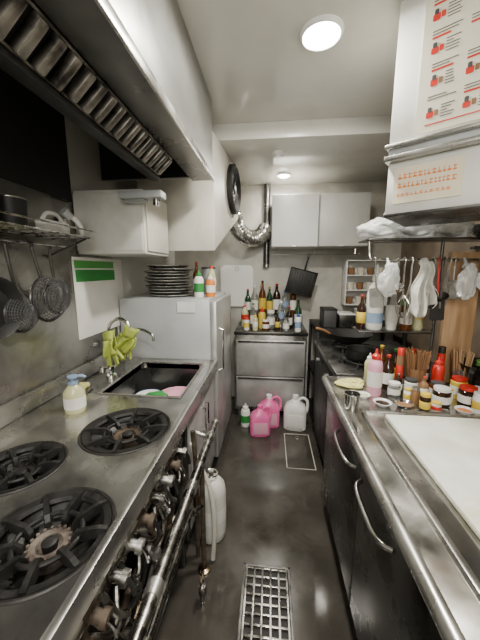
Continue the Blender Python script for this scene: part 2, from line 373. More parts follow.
# ---------------------------------------------------------------- bottles
OCC=[]
def bottle(loc,r,h,kind,body,cap,lab,label,name='bottle',cat='bottle',group=None,rot=0):
    OCC.append((loc[0],loc[1],r,loc[2]))
    t=thing(name,loc,label,cat,group,rot=(0,0,rot))
    if kind=='wine': pr=[(0,0),(r*.9,0),(r,.01),(r,h*.60),(r*.85,h*.68),(r*.38,h*.78),(r*.33,h*.94),(r*.38,h*.95),(r*.38,h*.97),(0,h*.97)]; cr=r*.36; cz=h*.93; l=(h*.18,h*.5)
    elif kind=='soda': pr=[(0,0),(r*.85,0),(r,.015),(r*.96,h*.3),(r,h*.45),(r,h*.62),(r*.75,h*.78),(r*.35,h*.9),(r*.35,h*.94),(0,h*.94)]; cr=r*.42; cz=h*.92; l=(h*.35,h*.58)
    elif kind=='jar': pr=[(0,0),(r*.92,0),(r,.008),(r,h*.78),(r*.85,h*.84),(r*.85,h*.88),(0,h*.88)]; cr=r*.92; cz=h*.84; l=(h*.2,h*.6)
    elif kind=='squeeze': pr=[(0,0),(r*.9,0),(r,.012),(r*.92,h*.35),(r,h*.62),(r*.8,h*.74),(r*.5,h*.78),(0,h*.78)]; cr=None; l=(h*.2,h*.52)
    else: pr=[(0,0),(r*.9,0),(r,.01),(r,h*.55),(r*.6,h*.68),(r*.4,h*.74),(0,h*.74)]; cr=None; l=(h*.12,h*.42)
    P(t,B().lathe(pr,seg=24),'body',body)
    if kind=='squeeze': P(t,B().lathe([(0,h*.78),(r*.6,h*.78),(r*.6,h*.86),(r*.25,h*.9),(r*.12,h),(0,h)],seg=20),'nozzle_cap',cap)
    elif kind=='pump':
        b=B(); b.lathe([(0,h*.74),(r*.5,h*.74),(r*.5,h*.8),(r*.2,h*.82),(r*.2,h*.9),(r*.5,h*.91),(r*.5,h*.96),(0,h*.97)],seg=20)
        b.tube([(0,0,h*.94),(r*.9,-r*.3,h*.95),(r*1.1,-r*.35,h*.9)],r*.16,8,smooth=2); P(t,b,'pump',cap)
    else: P(t,B().lathe([(0,cz),(cr,cz),(cr,h*.99),(cr*.9,h),(0,h)],seg=20),'cap',cap)
    if lab: P(t,B().lathe([(r*.985,l[0]),(r*1.015,l[0]+.001),(r*1.015,l[1]-.001),(r*.985,l[1])],seg=24),'paper_label',lab)
    return t
bottle((-.83,1.09,.85),.042,.165,'pump',PALEY,BLUEW,PAPER,'pale yellow soap bottle with blue-white pump on the worktop','soap_dispenser',rot=.6)
G='bottles on top of the refrigerator'
bottle((-.505,2.02,1.26),.034,.19,'squeeze',WHITEP,GREEN,GREEN,'white squeeze bottle with green cap and label',group=G)
bottle((-.43,2.06,1.26),.034,.16,'squeeze',ORANGE,WHITEP,PAPER,'orange squeeze bottle with white cap',group=G)
bottle((-.45,2.20,1.26),.034,.22,'soda',PALEY,RED,PAPER,'pale yellow bottle with red cap',group=G)
bottle((-.55,2.14,1.26),.028,.25,'wine',AMBER,RED,PAPER,'slim amber bottle with red cap',group=G)
t=thing('container',(-.505,2.35,1.26),'grey plastic tub beside the bottles','container')
P(t,B().lathe([(0,0),(.05,0),(.056,.20),(.053,.20),(.045,.005),(0,.005)]),'tub',GREYP); P(t,B().lathe([(0,.2),(.057,.2),(.057,.212),(0,.215)]),'lid',DGREY)
# ---------------------------------------------------------------- range hood
t=thing('range_hood',(0,0,0),'large stainless steel exhaust hood over the gas burners','range hood')
b=B(); b.box((-.36,-.5,1.985),(-.35,1.80,2.398),.002); b.box((-1.04,1.79,1.985),(-.36,1.80,2.398),.001)
P(t,b,'outer_panel',HOODST)
P(t,B().box((-.352,-.5,1.965),(-.342,1.803,2.0),.003),'drip_lip',STEEL)
P(t,B().box((-.475,-.5,1.972),(-.352,1.803,1.985),.003),'gutter',STEELD)
b=B(); b.box((-1.043,-.5,1.80),(-1.035,1.49,2.39),.0); b.box((-1.03,-.5,2.38),(-.36,1.79,2.395),.0); b.box((-1.03,1.775,1.99),(-.36,1.789,2.38),0)
b.hexa([(-.60,-.5,1.90),(-.585,-.5,1.90),(-.585,1.5,1.90),(-.60,1.5,1.90)],[(-.80,-.5,2.38),(-.785,-.5,2.38),(-.785,1.5,2.38),(-.80,1.5,2.38)],0)
P(t,b,'shade_black_interior',HOODSHADE)  # greasy hood inside coloured near-black to paint in its shade
P(t,B().box((-.60,-.5,1.885),(-.555,1.50,1.905),.004),'grease_trough',BLACK)
def filt(y0,y1):
    b=B(); A=V((-.487,0,1.978)); C=V((-.560,0,1.912))
    dirv=C-A
    f=lambda s,y,h:(A.x+dirv.x*s+.67*h,y,A.z+dirv.z*s-.74*h)
    def bar(s0,s1,ya,yb,h0,h1,bv=.0015):
        lo=[f(s0,ya,h0),f(s1,ya,h0),f(s1,yb,h0),f(s0,yb,h0)]; hi=[f(s0,ya,h1),f(s1,ya,h1),f(s1,yb,h1),f(s0,yb,h1)]
        b.hexa(lo,hi,bv)
    b.m(1); bar(-.05,1.05,y0+.002,y1-.002,-.014,-.008)
    b.m(0); bar(-.02,.05,y0,y1,-.008,.004); bar(.95,1.02,y0,y1,-.008,.004)
    n_=4; w=(y1-y0)/n_
    for k in range(n_):
        yy=y0+w*(k+.5); bar(.03,.97,yy-w*.25,yy+w*.25,-.008,.020,.007)
    return b
for k in range(7): P(t,filt(-.10+k*.225,-.10+k*.225+.222),'grease_filter',[GREASE,HOODSHADE])  # second material paints the dark gaps between slats
t=thing('hood_lamp',(-.64,1.462,1.81),'small box-shaped lamp fixture hanging by the hood end','lamp')
P(t,B().box((-.11,-.04,-.015),(.11,.034,.02),.006),'housing',GREYP); P(t,B().box((-.10,-.035,-.03),(.02,.030,-.014),.008),'glass_cover',CLEAR)
P(t,B().cyl((.07,0,-.045),(.07,0,-.015),.018),'knob',DULLCH)
t=thing('wall_cabinet',(0,0,0),'plain off-white wall box above the sink','cabinet')
P(t,B().box((-1.042,1.51,1.535),(-.66,1.86,1.86),.006),'body',WHITE2)
P(t,B().box((-.659,1.53,1.55),(-.65,1.84,1.85),.004),'door',CREAM)
P(t,B().box((-1.04,1.502,1.55),(-.67,1.51,1.84),.003),'front_panel',WHITE2)
t=thing('exhaust_fan_box',(0,0,0),'cream slanted exhaust box with round fan beside the hood','ventilation')
lo=[(-.88,1.93,1.575),(-.37,1.93,1.575),(-.30,2.70,1.90),(-.88,2.70,1.90)]
hi=[(-.88,1.93,2.298),(-.37,1.93,2.298),(-.30,2.70,2.298),(-.88,2.70,2.298)]
P(t,B().hexa(lo,hi,.006),'body',CREAM)
ang=math.atan2(.07,.77)
Mx=Matrix.Translation((-.325+.005,2.44,2.08))@Matrix.Rotation(-ang,4,'Z')@Matrix.Rotation(pi/2,4,'Y')
b=B(); b.lathe([(.13,0),(.185,0),(.185,.03),(.165,.04),(.15,.02),(.13,.0)],seg=40); bmesh.ops.transform(b.bm,matrix=Mx,verts=b.bm.verts); P(t,b,'fan_ring',BLACK)
b=B(); b.lathe([(0,.0),(.15,.0),(.15,.004),(0,.004)],seg=40); bmesh.ops.transform(b.bm,matrix=Mx,verts=b.bm.verts); P(t,b,'fan_back',DGREY)
b=B(); b.lathe([(0,.006),(.03,.006),(.03,.03),(0,.034)])
for k in range(5):
    a=k*2*pi/5; c,s_=math.cos(a),math.sin(a)
    f=lambda u,v,z:(c*u-s_*v,s_*u+c*v,z)
    b.hexa([f(.025,-.012,.010),f(.14,-.03,.008),f(.14,.035,.022),f(.025,.012,.018)],[f(.025,-.012,.012),f(.14,-.03,.010),f(.14,.035,.024),f(.025,.012,.020)],0)
bmesh.ops.transform(b.bm,matrix=Mx,verts=b.bm.verts); P(t,b,'fan_blades',STEELD)
t=thing('flexible_duct',(0,0,0),'shiny silver flexible foil duct curving to the vertical pipe','duct')
pts=[(-.36,2.79,1.99),(-.335,2.83,1.87),(-.27,2.88,1.78),(-.18,2.94,1.755),(-.10,3.00,1.79),(-.06,3.06,1.86)]
P(t,B().tube(pts,lambda i:.082 if i%2 else .073,24,smooth=8,jit=.012),'hose',FOIL,sharp=60)
t=thing('drain_pipe',(-.05,3.115,1.48),'dark vertical pipe running up the back wall to the ceiling','pipe')
P(t,B().tube([(0,0,0),(0,0,.82)],.032,16),'pipe_run',STEELD)
for z in (0,.3,.6): P(t,B().cyl((0,0,z),(0,0,z+.03),.0345),'clamp',DULLCH)
# ---------------------------------------------------------------- back wall cabinets
for i,(xa,xb,m,lab) in enumerate([(0.0,.42,WHITE,'bright white wall cabinet with plain door on the back wall'),(.425,.86,GREYW,'greyish-white wall cabinet beside the white one')]):
    t=thing('wall_cabinet',(xa,2.77,1.66),lab,'cabinet','white cabinets on the back wall')
    w=xb-xa
    P(t,B().box((0,.02,0),(w,.38,.46),.004),'body',m)
    o=P(t,B().box((.004,0,.004),(w-.004,.019,.456),.004),'door',m)
    fin(B().box((w*.42,-.012,.0),(w*.58,0,.010),.003),'handle',STEEL,parent=o)
t=thing('hanging_rail',(0,2.95,1.56),'thin steel utensil rail under the wall cabinets','rail')
P(t,B().tube([(.02,0,.04),(.84,0,.04)],.005,8),'rod',CHROME)
for x in (.05,.42,.8): P(t,B().tube([(x,0,.04),(x,0,.10)],.004,6),'bracket',CHROME)
t=thing('grill_pan',(.30,2.93,1.33),'square black grill pan hung by its handle','pan',rot=(0,math.radians(14),0))
b=B(); b.box((-.13,-.0,-.12),(.13,.012,.12),.012)
for k in range(9): b.box((-.115+k*.026,-.006,-.11),(-.105+k*.026,.002,.11),.002)
b.tube([(-.13,0,-.12),(.13,0,-.12),(.13,0,.12),(-.13,0,.12)],.008,8,closed=True); P(t,b,'pan_body',BLACK)
b=B(); b.tube([(.0,0,.12),(.0,-.008,.18),(.0,0,.25)],.009,8,smooth=3); b.ring((0,0.01,.265),.014,.003,'y',16); P(t,b,'handle',BLACK)
t=thing('cutting_board',(-.36,3.125,1.28),'large white rounded cutting board hung on the back wall','cutting board')
P(t,B().rrect(-.18,-.22,.17,.22,-.012,.024,.05),'board_slab',WHITE); P(t,B().ring((0,-.012,.18),.018,.004,'y',20),'hang_hole',GREYP)
# ---------------------------------------------------------------- back counter fridge
t=thing('refrigerated_cabinet',(0,0,0),'low stainless refrigerated drawer cabinet at the aisle end','cabinet')
P(t,B().box((-.33,2.67,.09),(.345,3.14,.85),.004),'body',STEEL)
P(t,B().box((-.335,2.64,.85),(.35,3.145,.882),.005),'top_plate',STEELD)
for z0,z1 in ((.45,.80),(.13,.44)):
    o=P(t,B().box((-.315,2.648,z0),(.33,2.669,z1),.006),'drawer',STEELB)
    fin(B().box((-.30,2.636,z1-.022),(.315,2.65,z1-.006),.004),'handle',STEELD,parent=o)
for x in (-.29,.30):
    for y in (2.7,3.1): P(t,B().cyl((x,y,0),(x,y,.09),.02),'leg',DGREY)
t=thing('shelf_riser',(0,2.98,.882),'low dark shelf riser holding bottles','shelf')
b=B(); b.box((-.3,-.0,.09),(.33,.15,.10),.002); b.box((-.3,0,0),(-.29,.15,.09),.001); b.box((.32,0,0),(.33,.15,.09),.001); P(t,b,'frame',STEELD)
G='bottles on the back counter'
bt=[(-.24,.032,.27,'wine',DKGREEN,RED,PAPER,'dark green wine bottle with red capsule'),
(-.165,.038,.31,'wine',CLEAR,WHITEP,PAPER,'clear spirit bottle with white label'),
(-.085,.036,.36,'wine',AMBER,BLACK,YEL,'amber whisky bottle with yellow label'),
(-.01,.032,.30,'wine',DKGREEN,YEL,YEL,'green bottle with gold label'),
(.065,.040,.33,'wine',SOY,RED,PAPER,'dark sauce bottle with red cap'),
(.15,.036,.26,'soda',CLEAR,BLUE,BLUEW,'clear plastic bottle with blue cap'),
(.235,.034,.32,'wine',AMBER,RED,PAPER,'brown bottle with red cap')]
for x,r,h,k,bm_,cp,lb,l in bt: bottle((x,3.06+random.uniform(-.02,.02),.982),r,h,k,bm_,cp,lb,l+' on the riser',group=G)
bt=[(-.26,.038,.22,'soda',PALEY,RED,RED,'pale yellow bottle with red label'),
(-.17,.032,.25,'wine',CLEAR,GREEN,PAPER,'clear bottle with green cap'),
(-.08,.036,.21,'squeeze',YEL,RED,None,'yellow mustard squeeze bottle'),
(.01,.04,.18,'jar',CLEAR,WHITEP,PAPER,'clear glass jar with white lid'),
(.10,.034,.27,'soda',CLEAR,WHITEP,BLUEW,'clear water bottle with pale blue label'),
(.19,.032,.22,'wine',SOY,RED,PAPER,'soy sauce bottle with red cap'),
(.28,.036,.28,'wine',DKGREEN,BLACK,PAPER,'dark green bottle with black cap')]
for x,r,h,k,bm_,cp,lb,l in bt: bottle((x+random.uniform(-.006,.006),2.86+random.uniform(-.035,.035),.882),r,h,k,bm_,cp,lb,l+' at the counter edge',group=G)
bt=[(-.225,.028,.12,'jar',WHITEP,RED,YEL,'white tub with red lid'),(-.14,.026,.16,'squeeze',PALEY,YEL,PAPER,'small pale squeeze bottle with yellow cap'),(-.04,.034,.10,'jar',AMBER,WHITEP,PAPER,'squat amber jar with white lid'),(.07,.024,.17,'wine',SOY,GREEN,YEL,'small dark sauce bottle with green cap'),(.15,.03,.13,'jar',CLEAR,STEEL,PAPER,'clear jar with steel lid'),(.26,.03,.18,'squeeze',WHITEP,BLUE,BLUEW,'white squeeze bottle with blue cap')]
for x,r,h,k,bm_,cp,lb,l in bt: bottle((x,2.725+random.uniform(-.03,.02),.882),r,h,k,bm_,cp,lb,l+' on the back counter',group=G)
def jug(loc,s,m,cap,lab,label,rot=0):
    t=thing('detergent_jug',loc,label,'jug','detergent jugs on the floor',rot=(0,0,rot))
    b=B(); sec=[(0,.075,.055),(.01,.085,.062),(.15,.085,.062),(.19,.07,.052),(.215,.035,.035),(.235,.022,.022)]
    tb=bmesh.new(); R=[]
    for z,ax,ay in sec:
        R.append([tb.verts.new((s*ax*math.copysign(abs(math.cos(u))**.6,math.cos(u)),s*ay*math.copysign(abs(math.sin(u))**.6,math.sin(u)),s*z)) for u in [2*pi*i/28 for i in range(28)]])
    for A,C in zip(R,R[1:]):
        for i in range(28): tb.faces.new((A[i],A[(i+1)%28],C[(i+1)%28],C[i]))
    tb.faces.new(R[0][::-1]); tb.faces.new(R[-1]); b._m(tb); P(t,b,'body',m)
    P(t,B().cyl((0,0,.232*s),(0,0,.262*s),.024*s,.022*s),'cap',cap)
    P(t,B().tube([(.02*s,0,.225*s),(.055*s,0,.245*s),(.088*s,0,.22*s),(.088*s,0,.15*s),(.075*s,0,.13*s)],.011*s,10,smooth=4),'handle',m)
    if lab: P(t,B().box((-.06*s,-.0645*s,.03*s),(.06*s,-.061*s,.13*s),.001),'paper_label',lab)
jug((-.075,2.40,0),1.05,PINK,PINK,PINKL,'pink detergent jug with pink cap on the floor',.15)
jug((.005,2.56,0),1.16,PINK,WHITEP,PINKL,'pink detergent jug with white cap on the floor',.05)
jug((.245,2.54,0),1.22,WHITEP,WHITEP,PAPER,'white detergent jug with paper label on the floor',-.1)
bottle((-.215,2.53,0),.046,.22,'squeeze',WHITEP,WHITEP,GREEN,'small white bottle with green label on the floor')
# ---------------------------------------------------------------- floor items
t=thing('drain_grate',(.005,1.0,0),'rectangular grimy steel grid drain cover set in the floor','drain grate')
P(t,B().box((-.105,-.24,.0005),(.105,.20,.003),0),'pit_shade_plate',BLACK)  # flat dark plate painting the shade of a pit below the grid
b=B()
for k in range(6): b.box((-.100+k*.038,-.24,.003),(-.090+k*.038,.20,.016),.001)
for k in range(12): b.box((-.105,-.235+k*.0385,.003),(.105,-.2265+k*.0385,.015),.001)
P(t,b,'grid',DULLCH)
b=B(); b.box((-.113,-.25,.0),(-.101,.21,.017),.002); b.box((.101,-.25,.0),(.113,.21,.017),.002); b.box((-.113,.199,.0),(.113,.211,.017),.002); b.box((-.113,-.25,.0),(.113,-.238,.017),.002)
P(t,b,'frame',PLATE)
t=thing('floor_hatch',(.255,2.2,0),'thin metal edge frame of a floor access hatch','hatch')
P(t,B().tube([(-.11,-.24,.001),(.10,-.24,.001),(.10,.22,.001),(-.11,.22,.001)],.004,8,closed=True),'edge_frame',CREAM)
P(t,B().lathe([(.012,.0),(.016,.003),(.018,.003),(.02,.0)],(.0,.17,0),20),'lift_ring',DULLCH)
# ---------------------------------------------------------------- right counter
t=thing('refrigerated_counter',(0,0,0),'under-counter refrigerator with dark steel doors and bar handles','refrigerator')
P(t,B().box((.355,-.5,.10),(1.2,1.62,.808),.003),'body',STEELD)
for ya,yb in ((-.3,.34),(.35,.98),(.99,1.60)):
    o=P(t,B().box((.333,ya,.14),(.354,yb,.775),.005),'door',STEELD)
    h0,h1={-.3:(.0,.28),.35:(.69,.95),.99:(1.02,1.28)}[ya]
    fin(B().tube([(.334,h0,.72),(.305,h0+.03,.718),(.298,(h0+h1)/2,.715),(.305,h1-.03,.718),(.334,h1,.72)],.008,10,smooth=4),'handle',CHROME,parent=o)
P(t,B().box((.40,-.5,.0),(1.18,1.60,.10),.0),'plinth',BLACK)
t=thing('worktop',(0,0,0),'stainless steel prep worktop with rounded front edge','worktop')
P(t,B().box((.325,-.5,.812),(1.28,1.635,.85),.004),'top_plate',STEELW)
P(t,B().tube([(.322,-.5,.832),(.322,1.635,.832)],.020,16),'front_edge',STEEL)
t=thing('cutting_station',(0,0,.85),'low steel tray frame holding the cutting board','tray')
b=B(); b.box((.392,-.4,0),(.408,1.20,.014),.004); b.box((.408,1.184,0),(1.2,1.20,.014),.004); b.box((1.185,-.4,0),(1.2,1.184,.014),.004); b.box((.408,-.4,0),(1.185,-.385,.014),.004)
P(t,b,'rim',STEEL)
P(t,B().box((.408,-.385,0),(1.185,1.184,.004),0),'tray_floor',STEELW)
fin(B().box((.472,-.3,.8545),(1.12,1.155,.874),.007),'cutting_board',BOARD,label='large worn white cutting board with uneven yellow stains',category='cutting board')
t=thing('sponge_cloth',(.425,1.50,.85),'folded pale yellow sponge cloth on the worktop','cloth')
b=B(); b.ball((0,0,.012),.075,(1,.75,.16),.25); b.ball((.02,.01,.022),.05,(1,.7,.2),.3); P(t,b,'folded_cloth',YELS)
OCC.append((.425,1.50,.07,.85))
t=thing('metal_cup',(.362,1.235,.85),'small stainless steel cup by the counter edge','cup')
P(t,B().lathe([(0,0),(.028,0),(.033,.07),(.0345,.072),(.032,.07),(.027,.003),(0,.003)]),'cup_body',CHROME); P(t,B().ring((0,0,.071),.0335,.0018),'rolled_rim',STEEL)
bottle((.51,1.40,.85),.034,.23,'squeeze',PINKL,RED,PAPER,'pinkish sauce bottle with red nozzle and white label','sauce_bottle')
bottle((.54,1.57,.85),.026,.16,'squeeze',PALEY,WHITEP,None,'pale yellow squeeze bottle beside the cloth','sauce_bottle')
bottle((.60,1.48,.85),.03,.18,'wine',SOY,RED,PAPER,'soy sauce bottle with red cap','sauce_bottle')
bottle((.665,1.56,.85),.028,.19,'wine',SOY,GREEN,YEL,'dark sauce bottle with green cap','sauce_bottle')
bottle((.605,1.59,.85),.03,.20,'wine',AMBER,YEL,RED,'amber oil bottle with yellow cap','sauce_bottle')
bottle((.85,1.50,.85),.03,.17,'squeeze',RED,RED,None,'red plastic squeeze bottle on the worktop','sauce_bottle')
for (x,y,r,h,m,c,l) in [(.77,1.31,.036,.085,SOY,WHITEP,'glass jar of dark sauce with white lid'),(.885,1.32,.036,.09,SOY,RED,'glass spice jar with red lid'),(.70,1.33,.03,.04,LEAF,GREEN,'small tub of green seasoning'),(.98,1.30,.034,.10,AMBER,BLACK,'amber spice jar with black lid'),(.80,1.40,.032,.075,AMBER,DGREY,'brown seasoning jar with grey lid'),(.90,1.41,.034,.10,YEL,RED,'yellow spice jar with red lid'),(.69,1.42,.03,.08,WHITEP,DGREY,'white salt pot with dark lid'),(.60,1.39,.028,.07,CLEAR,WHITEP,'clear glass shaker with white lid'),(1.07,1.33,.036,.11,SOY,YEL,'tall dark jar with yellow lid')]:
    bottle((x,y,.85),r,h,'jar',m,c,PAPER if h>.05 else None,l,'spice_jar','jar','spice jars on the prep worktop')
def dish(x,y,s,m,fm,l):
    OCC.append((x,y,.034*s,.85))
    t=thing('small_dish',(x,y,.85),l,'dish')
    P(t,B().lathe([(0,0),(.022*s,0),(.036*s,.016),(.034*s,.017),(.02*s,.004),(0,.004)]),'dish_bowl',m); P(t,B().lathe([(0,.010),(.026*s,.010)]),'sauce',fm)
dish(.51,1.285,1.1,WHITEP,SOY,'small white dish with dark sauce')
dish(.60,1.275,1.1,CHROME,BROWN,'small steel dish by the spice jars')
dish(.45,1.36,.9,WHITEP,PALEY,'small white dish with pale dressing')
dish(.83,1.245,1.0,WHITEP,ORANGE,'small white dish with orange sauce')
def holder(x,y,r,h,n,L,m,sm,label,inner):
    OCC.append((x,y,r+.02,.85))
    t=thing('holder',(x,y,.85),label,'holder')
    P(t,B().lathe([(0,0),(r*.9,0),(r,h),(r*.93,h),(r*.83,.004),(0,.004)]),'cup_body',m)
    b=B()
    for k in range(n):
        a=random.random()*6.28; q=random.random()**.5*r*.7
        b.tube([(q*math.cos(a),q*math.sin(a),.01),(q*2.0*math.cos(a),q*2.0*math.sin(a),L+random.random()*.03)],.0035,6)
    P(t,b,inner,sm,kind='stuff')
holder(.745,1.50,.046,.11,80,.18,BROWN,BROWN,'round holder densely packed with brown wooden chopsticks','chopsticks')
holder(.96,1.50,.034,.11,24,.19,STEEL,WOOD,'steel cup filled with bamboo skewers','skewers')
OCC.append((1.06,1.47,.09,.85))
t=thing('frying_pan',(1.06,1.47,.85),'black frying pan with dark handle resting on a stand','pan')
P(t,B().cyl((0,0,0),(0,0,.10),.06,.05),'stand',STEELD)
P(t,B().lathe([(0,.10),(.09,.10),(.12,.145),(.123,.147),(.118,.145),(.088,.106),(0,.106)],seg=36),'pan_bowl',BLACK)
P(t,B().tube([(-.10,-.06,.14),(-.15,-.12,.16),(-.20,-.19,.17)],.010,8,smooth=3),'handle',BLACK)
t=thing('lettuce',(1.08,1.46,.957),'small bunch of green leaves in the pan','vegetable')
b=B()
for k in range(5): b.ball((random.uniform(-.04,.04),random.uniform(-.04,.04),.02+random.uniform(0,.03)),.032,(1,.8,.5),.6)
P(t,b,'leaves',LEAF)
# packed extra condiments
cols=[(SOY,'dark'),(SOY,'dark'),(AMBER,'amber'),(RED,'red'),(WHITEP,'white'),(CLEAR,'clear'),(CREAM,'cream'),(BROWN,'brown')]
caps=[(RED,'red'),(WHITEP,'white'),(BLACK,'black'),(GREEN,'green'),(YEL,'yellow'),(STEEL,'steel')]
random.seed(21); made=0
for tr in range(1400):
    if made>=40: break
    r=random.uniform(.016,.032); x=random.uniform(.56,1.24); y=random.uniform(1.235,1.61)
    if abs(y-1.60)<.035+r and .88<x<1.10: continue
    if any(abs(z-.85)<.01 and (x-ox)**2+(y-oy)**2<(r+orr+.003)**2 for ox,oy,orr,z in OCC): continue
    if abs(x-1.22)<.03+r and y>1.57: continue
    c,cn=random.choice(cols); cp,cpn=random.choice(caps); k=random.choice(['jar','jar','squeeze','wine','wine'])
    h=random.uniform(.04,.095) if y<1.36 else random.uniform(.08,.23)
    if y<1.36: k='jar'
    bottle((x,y,.85),r,h,k,c,cp,random.choice([PAPER,YEL,RED,None,None]),'small %s %s with %s %s on the crowded worktop'%(cn,'seasoning jar' if k=='jar' else 'sauce bottle',cpn,'lid' if k=='jar' else 'cap'),'spice_jar' if k=='jar' else 'sauce_bottle','jar' if k=='jar' else 'bottle','small condiments crowded on the prep worktop')
    made+=1
t=thing('tongs',(.57,1.22,.852),'steel tongs lying behind the cutting board','tongs',rot=(0,0,.12))
for q in (-1,1): P(t,B().tube([(0,0,.004),(.08,q*.010,.005),(.17,q*.014,.004),(.20,q*.005,.004)],.004,6,smooth=3),'arm',STEEL)
P(t,B().ball((0,0,.006),.007),'hinge',STEEL)
# stove on right beyond
t=thing('table_stove',(0,0,0),'dark two-burner gas stove on a black steel base','stove')
P(t,B().box((.40,1.66,.08),(1.05,2.50,.82),.005),'body',BLACK)
P(t,B().box((.385,1.655,.82),(1.06,2.51,.86),.006),'top_plate',STEELD)
for y in (1.86,2.22):
    b=B(); b.ring((.60,y,.885),.12,.006); b.ring((.60,y,.885),.06,.005)
    for k in range(6):
        a=k*pi/3; b.tube([(.60+.05*math.cos(a),y+.05*math.sin(a),.89),(.60+.14*math.cos(a),y+.14*math.sin(a),.888),(.60+.15*math.cos(a),y+.15*math.sin(a),.86)],.006,6)
    P(t,b,'trivet',IRON)
    P(t,B().cyl((.385,y,.76),(.36,y,.76),.022,.019),'knob',DGREY)
for x in (.43,1.0):
    for y in (1.7,2.45): P(t,B().cyl((x,y,0),(x,y,.08),.02),'leg',DGREY)
t=thing('wok',(.60,2.22,.897),'blackened wok on the table stove','pan')
P(t,B().lathe([(0,0),(.06,.004),(.12,.035),(.16,.085),(.163,.086),(.158,.083),(.115,.04),(0,.008)],seg=36),'wok_bowl',BLACK)
P(t,B().tube([(-.15,-.03,.08),(-.20,-.05,.11),(-.26,-.07,.13)],.010,8,smooth=3),'handle',BROWN)
t=thing('saucepan',(.58,1.86,.897),'blackened low saucepan with dark handle on the table stove','pan')
P(t,B().lathe([(0,0),(.085,0),(.09,.01),(.09,.06),(.093,.062),(.087,.06),(.085,.012),(0,.008)],seg=32),'pot',BLACK)
P(t,B().tube([(-.09,0,.055),(-.13,-.02,.07),(-.17,-.04,.075)],.009,8,smooth=3),'handle',BLACK)
# cup rack
t=thing('cup_rack',(.74,3.0,1.10),'white open wall rack filled with brown and white cups','rack')
b=B(); b.box((0,0,0),(.012,.15,.45),.002); b.box((.40,0,0),(.412,.15,.45),.002)
for k in range(4): b.box((.012,0,k*.146),(.40,.15,k*.146+.010),.001)
b.box((0,.14,0),(.412,.149,.45),.001)
P(t,b,'frame',WHITEP)
for r_ in range(3):
    for c_ in range(4):
        x=.74+.06+c_*.093; z=1.11+r_*.146
        t=thing('cup',(x,3.05,z),['brown glazed cup on the wall rack','white ceramic cup on the wall rack'][(r_+c_)%2],'cup','cups on the wall rack')
        P(t,B().lathe([(0,0),(.024,0),(.034,.03),(.036,.07),(.034,.07),(.03,.03),(.02,.005),(0,.005)],seg=20),'cup_body',[BROWN,PAPERY][(r_+c_)%2])
        P(t,B().ring((0,-.0,.07),.035,.0018,seg=20),'rim',[RUST,WHITEP][(r_+c_)%2])
t=thing('storage_shelf',(0,0,0),'black shelving unit in the back corner','shelf')
b=B(); b.box((.42,2.62,0),(1.2,3.14,.03),.002); b.box((.42,2.62,.45),(1.2,3.14,.47),.002); b.box((.42,2.62,.90),(1.2,3.14,.93),.002)
for x in (.42,1.17):
    for y in (2.62,3.11): b.box((x,y,.03),(x+.03,y+.03,.90),.002)
P(t,b,'frame',BLACK)
for (x,z,w,h,m,l) in [(.48,.93,.12,.16,DGREY,'dark plastic storage bin'),(.62,.93,.14,.12,STEELD,'low steel storage bin'),(.80,.93,.16,.15,CREAM,'cream storage bin'),(.48,.47,.2,.25,DGREY,'large dark storage bin')]:
    t=thing('storage_bin',(x,2.66,z),l+' on the black shelving unit','bin')
    b=B(); b.box((0,0,0),(w,.2,.006),.001); b.box((0,0,0),(.006,.2,h),.001); b.box((w-.006,0,0),(w,.2,h),.001); b.box((0,0,0),(w,.006,h),.001); b.box((0,.194,0),(w,.2,h),.001); P(t,b,'tub',m)
    P(t,B().box((-.004,-.004,h),(w+.004,.204,h+.012),.003),'lid',BLACK if m is DGREY else WHITEP)
# ---------------------------------------------------------------- utensil rack right
t=thing('utensil_rack',(0,1.64,0),'steel rack with shelves and hanging rod over the worktop','rack')
for x in (.895,1.22):
    b=B(); b.tube([(x,.03,.85 if x>1 else .865),(x,.03,1.62)],.008,10); P(t,b,'post',STEELD)
    P(t,B().tube([(x,-.10,1.50),(x,.03,1.50)],.006,8),'rod_bracket',STEEL)
P(t,B().box((.49,-.06,1.60),(1.24,.12,1.61),.003),'top_shelf',STEELD)
P(t,B().box((.50,.03,1.10),(.90,.17,1.11),.003),'lower_shelf',STEELD)
P(t,B().tube([(.50,-.10,1.50),(1.24,-.10,1.50)],.005,8),'hanging_rod',DULLCH)
P(t,B().tube([(.505,-.10,1.50),(.505,-.05,1.52),(.505,-.03,1.60)],.004,8,smooth=3),'rod_bracket',STEEL)
ry=1.54
def hook(b,L=.03): b.tube([(0,.012,.0),(0,0,.012),(0,-.010,.0),(0,-.006,-L)],.003,6,smooth=3)
G='utensils hanging on the rod'
